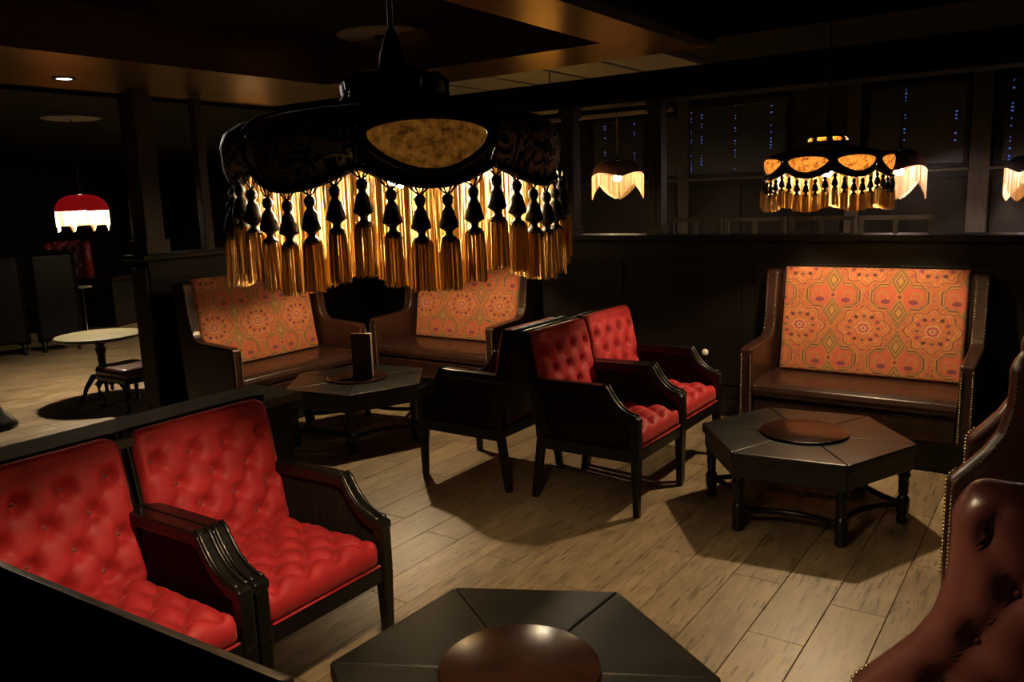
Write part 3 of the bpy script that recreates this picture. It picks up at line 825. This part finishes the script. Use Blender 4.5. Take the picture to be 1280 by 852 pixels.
small_lamp('pendant_lamp', 'unseen lampshade in added amber silk, hidden behind the right end of the foreground lamp', (-4.303, 6.914, 1.80), .27, .17, M_AMBER, M_GOLDWHITE, M_MIDBULB, 2.95, False, 5)  # glowing amber shade added for the yellow streak on the soffit

# ------------------------------------------------------------------ oxblood wing chairs (front faces -X)
WING = [(.12,0),(.30,0),(.58,0),(.606,.004),(.66,.05),(.739,.115),(.819,.160),(.909,.182),(.984,.186),(1.055,.186),(1.103,.200)]
def wing_front(z):
    if z <= WING[0][0]: return 0
    for (a, b), (c, d) in zip(WING[:-1], WING[1:]):
        if a <= z <= c: t = (z-a)/(c-a); return b+(d-b)*t
    return .2
TH = .135
def wing_chair(name, width, label, loc, rz=0, m=M_OX, tufted=True, nails=True, TH=.135):
    """x: 0 = arm front, + = towards the back; width along y, near side at y=0"""
    root = thing(name, label, 'chair', loc, rz, 'leather wing chairs')
    DEP = .72
    tf = lattice(.13, .122, .034, 'dimple', .25, 1.04, .036, .45)
    def side(flip):
        g = G(); zs = [.12,.2,.3,.4,.46]+[.46+.61*i/42 for i in range(1, 43)]+[1.075+.0565*math.sin(i*PI/12) for i in range(1, 7)]
        nin = 34; rows = []
        for z in zs:
            f = wing_front(min(z, 1.10)); zz = z
            shr = math.sqrt(max(0.0, 1-((z-1.075)/.0575)**2)) if z > 1.075 else 1
            back = DEP-.05*(1.1-z if z < 1.1 else 0)
            row = []; 
            half = TH/2*max(shr, .05); c = TH/2
            f2 = f + (.05*(1-shr))
            row.append((back, c-half)); 
            for k in range(1, 5): row.append((back+(f2+half*.8-back)*k/5, c-half))
            for k in range(0, 9):
                a = PI/2+PI*k/8; row.append((f2+half*.8+half*.8*math.cos(a), c-half*math.sin(a)))
            for k in range(1, nin+1):
                x = f2+half*.8+(back-f2-half*.8)*k/nin
                e = min(1, (x-f2)/.06); fade = max(0, min(1, (z-.5)/.08)) if tufted else 0
                h = (tf(x, z) if tufted else 0)*e*fade*shr
                row.append((x, c+half+h*.9))
            rows.append([(x, (TH-y) if flip else y, zz) for x, y in row])
        n = len(rows[0])
        for r in rows: g.v += r
        for j in range(len(rows)-1):
            for i in range(n-1): g.f.append((j*n+i, j*n+i+1, (j+1)*n+i+1, (j+1)*n+i))
            g.f.append((j*n+n-1, j*n, (j+1)*n, (j+1)*n+n-1))
        g.f.append(tuple(range(n))); g.f.append(tuple((len(rows)-1)*n+i for i in range(n)))
        return g
    btm = G().lathe([(.013,0),(.0115,.004),(.007,.008),(.001,.0095)], 10).mesh('button', m, True) if tufted else None
    nm = G().lathe([(.0068,-.001),(.006,.003),(.0035,.0055),(.0006,.006)], 6, cap=False)
    for s in (0, 1):
        g = side(bool(s))
        if s: g.xf(Matrix.Translation((0, width-TH, 0)))
        o = g.obj('wing_arm', m, root, True)
        if tufted:
            for bx_, bz in lat_pts(.13, .122, .25, 1.04, 9, 9):
                if .56 < bz < 1.07 and wing_front(bz)+.045 < bx_ < .52:
                    yy = TH-.8*.034*.9+.001
                    child_copy(btm, 'button', o, (bx_, width-yy if s else yy, bz), (PI/2 if s else -PI/2, 0, 0))
        if nails:
            ng = G(); z = .2; prev = None
            pts = []
            while z < 1.06: pts.append((wing_front(z), z)); z += .002
            last = None
            for x, z in pts:
                if last and math.dist(last, (x, z)) < .0155: continue
                last = (x, z)
                ys = [(-.003, 1)]
                yo = .004 if not s else width-.004
                h = G().add(nm.v, nm.f); h.xf(Matrix.Translation((x+.03, yo-(.004 if not s else -.004), z)) @ Matrix.Rotation(PI/2 if not s else -PI/2, 4, 'X')); ng.add(h.v, h.f)
                if z < .64:
                    yi = TH/2 if not s else width-TH/2
                    h = G().add(nm.v, nm.f); h.xf(Matrix.Translation((x-.001, yi, z)) @ Matrix.Rotation(-PI/2, 4, 'Y')); ng.add(h.v, h.f)
            stuff(ng.obj('nailhead_trim', M_BRASS, o, True))
    iw = width-2*TH
    tb = lattice(.17, .115, .045, 'dimple', 0, .1) if tufted else None
    Mb = Matrix.Translation((.64, width/2, .78)) @ Matrix.Rotation(math.radians(8), 4, 'Y') @ Matrix(((0,0,-1,0),(1,0,0,0),(0,1,0,0),(0,0,0,1)))
    cushion(iw-.01, .72, .11, .04, .04, tb, 40, 48).xf(Mb).obj('backrest', m, root, True)
    G().box((.64,.03,.14),(.74,width-.03,1.10)).obj('back_panel', m, root, bev=.03, seg=4)
    cushion(iw-.012, .52, .15, .04, .05, None, 24, 24).xf(Matrix.Translation((.30, width/2, .30)) @ Matrix.Diagonal((1,1,1,1)) @ Matrix.Rotation(0, 4, 'Z')) .xf(Matrix.Identity(4))
    sc = cushion(.54, iw-.012, .15, .04, .05, None, 24, 24).xf(Matrix.Translation((.31, width/2, .31))); sc.obj('seat_cushion', m, root, True)
    G().box((.035,TH+.002,.14),(.10,width-TH-.002,.31)).obj('front_rail', m, root, bev=.015, seg=3)
    for x in (.07, .66):
        for y in (.07, width-.07):
            G().lathe([(.018,0),(.024,.02),(.02,.04),(.03,.07),(.036,.13)], 12, (x, y, 0)).obj('leg', M_BLACKWOOD, root, True)
    return root
wing_chair('tufted_settee', 1.36, 'tufted oxblood leather settee cut by the bottom right corner', (-.375, .60, 0))
bpy.context.view_layer.update()
wing_chair('wing_chair', .82, 'oxblood leather wing chair with a nailhead edge at the right edge, behind the tufted settee', (-.375, 3.40, 0), TH=.19)
# left room: tufted red armchair, black wing chairs, tables
o = wing_chair('wing_chair', .72, 'tufted red leather armchair under the red lamp in the left room', (-13.75, 7.35, 0), math.radians(151), leather('red_leather', (.2,.015,.015), (.28,.03,.025), .3), nails=False)
o.scale = (1, 1, 1.09)
for i, (x, y, a) in enumerate([(-11.28, 5.18, -25), (-11.49, 4.62, -25)]):
    o = wing_chair('wing_chair', .52, ['black leather wing chair in the left room, right of the black pair', 'black leather wing chair at the left edge of the photo, in the left room'][i], (x, y, 0), math.radians(a), M_BLKLEATHER, False, False)
    o.scale = (1, 1, 1.12)
# round table and low stool in the left room
t = thing('round_table', 'round table with a worn cream top in the left room', 'table', (-7.49, 3.98, 0))
G().lathe([(.30,.57),(.372,.575),(.38,.585),(.38,.598),(.374,.606)], 48).obj('table_top', M_TOPCREAM, t, bev=.002)
G().lathe([(.05,.18),(.07,.2),(.055,.26),(.032,.3),(.038,.42),(.05,.47),(.035,.5),(.09,.56),(.2,.571)], 16).obj('pedestal', M_BLACKWOOD, t, True)
for k in range(3):
    a = k*2.094+.5; c, s_ = math.cos(a), math.sin(a)
    G().tube([(.03*c,.03*s_,.22),(.10*c,.10*s_,.22),(.17*c,.17*s_,.13),(.21*c,.21*s_,.04),(.25*c,.25*s_,.018)], [.03,.028,.022,.016,.02], 8).obj('leg', M_BLACKWOOD, t, True)
st = thing('low_stool', 'low brown leather stool on curved legs beside the round table', 'stool', (-6.93, 3.92, 0), math.radians(0))
cushion(.50, .40, .09, .06, .04).xf(Matrix.Translation((0,0,.295))).obj('seat', M_OX, st, True)
G().box((-.235,-.185,.25),(.235,.185,.297)).obj('apron', M_BLACKWOOD, st, bev=.008)
G().lathe([(.004,-.07),(.018,-.05),(.012,-.03),(.035,0)], 10, (0,-.175,.252)).obj('pendant', M_BLACKWOOD, st, True)
for sx in (-1, 1):
    for sy in (-1, 1):
        x, y = sx*.21, sy*.165
        G().tube([(x*.9,y*.9,.26),(x*1.08,y*1.08,.21),(x*1.06,y*1.06,.14),(x*.88,y*.9,.06),(x*.93,y*.95,.02),(x*1.08,y*1.1,.014)], [.03,.030,.020,.013,.014,.018], 8).obj('leg', M_BLACKWOOD, st, True)
sd = thing('pedestal_stand', 'black pedestal stand at the left edge, on the lit floor', 'stand', (-7.30, 2.90, 0))
G().lathe([(.19,0),(.19,.03),(.16,.07),(.10,.13),(.06,.22),(.045,.34),(.05,.40)], 24).obj('base', M_BLACKWOOD, sd, True)
G().lathe([(.05,.40),(.10,.415),(.105,.44),(.09,.45)], 24).obj('top', M_BLACKWOOD, sd, True)
ft = thing('dining_table', 'dark reddish table before the red armchair in the left room', 'table', (-12.45, 6.95, 0), math.radians(20))
G().box((-.45,-.55,.70),(.45,.55,.75)).obj('table_top', M_DISC, ft, bev=.008)
G().box((-.40,-.50,.02),(.40,.50,.70)).obj('base', M_BLACKWOOD, ft, bev=.008)
sm = thing('side_table', 'tiny round pale topped table in front of the dark reddish table', 'table', (-11.56, 5.98, -.052))
G().lathe([(.12,.73),(.135,.735),(.135,.75),(.13,.754)], 28).obj('table_top', M_CREAM, sm)
G().lathe([(.1,0),(.1,.02),(.02,.05),(.018,.70),(.06,.732)], 16).obj('pedestal', M_BLACKWOOD, sm, True)
# small fittings
kb = thing('wall_knob', 'small round white knob on the dark wall left of the right settle', 'knob', (-2.36, YW-.014, .50))
G().lathe([(.012,0),(.012,.02)], 10).xf(Matrix.Rotation(PI/2, 4, 'X')).obj('stem', M_BRASS, kb, True)
G().lathe([(.004,.045),(.02,.04),(.027,.028),(.02,.016),(.004,.011)], 16).xf(Matrix.Rotation(PI/2, 4, 'X')).obj('ball', M_WHITE, kb, True)
for i, (x, y, z, mt, lab) in enumerate([(-5.853, 3.088, 2.65, M_LED, 'lit white recessed downlight at the upper left'), (-4.95-.05+.53-.0, 2.335, 2.95, M_IRON, '')]):
    if i == 1: x, y, z, lab = -5.25, 2.10, 2.65, 'unlit recessed downlight nearer than the lit one, upper left'
    d = thing('downlight', lab, 'light', (x, y, z))
    G().lathe([(.075,0),(.075,-.006),(.055,-.008),(.05,-.002)], 28).obj('trim_ring', M_IRON, d, True)
    G().lathe([(.05,-.004),(.048,-.006)], 28).obj('lens', mt, d)

sp = bpy.data.lights.new('accent_spot', 'SPOT'); sp.energy = 220; sp.color = (1, .9, .75); sp.spot_size = math.radians(13); sp.spot_blend = .7; sp.shadow_soft_size = .04
so = bpy.data.objects.new('accent_spot', sp); COL.objects.link(so); so.location = (-5.853, 3.088, 2.63)
so.rotation_euler = (Vector((-1.30, 1.36, 1.93)) - so.location).to_track_quat('-Z', 'Y').to_euler()
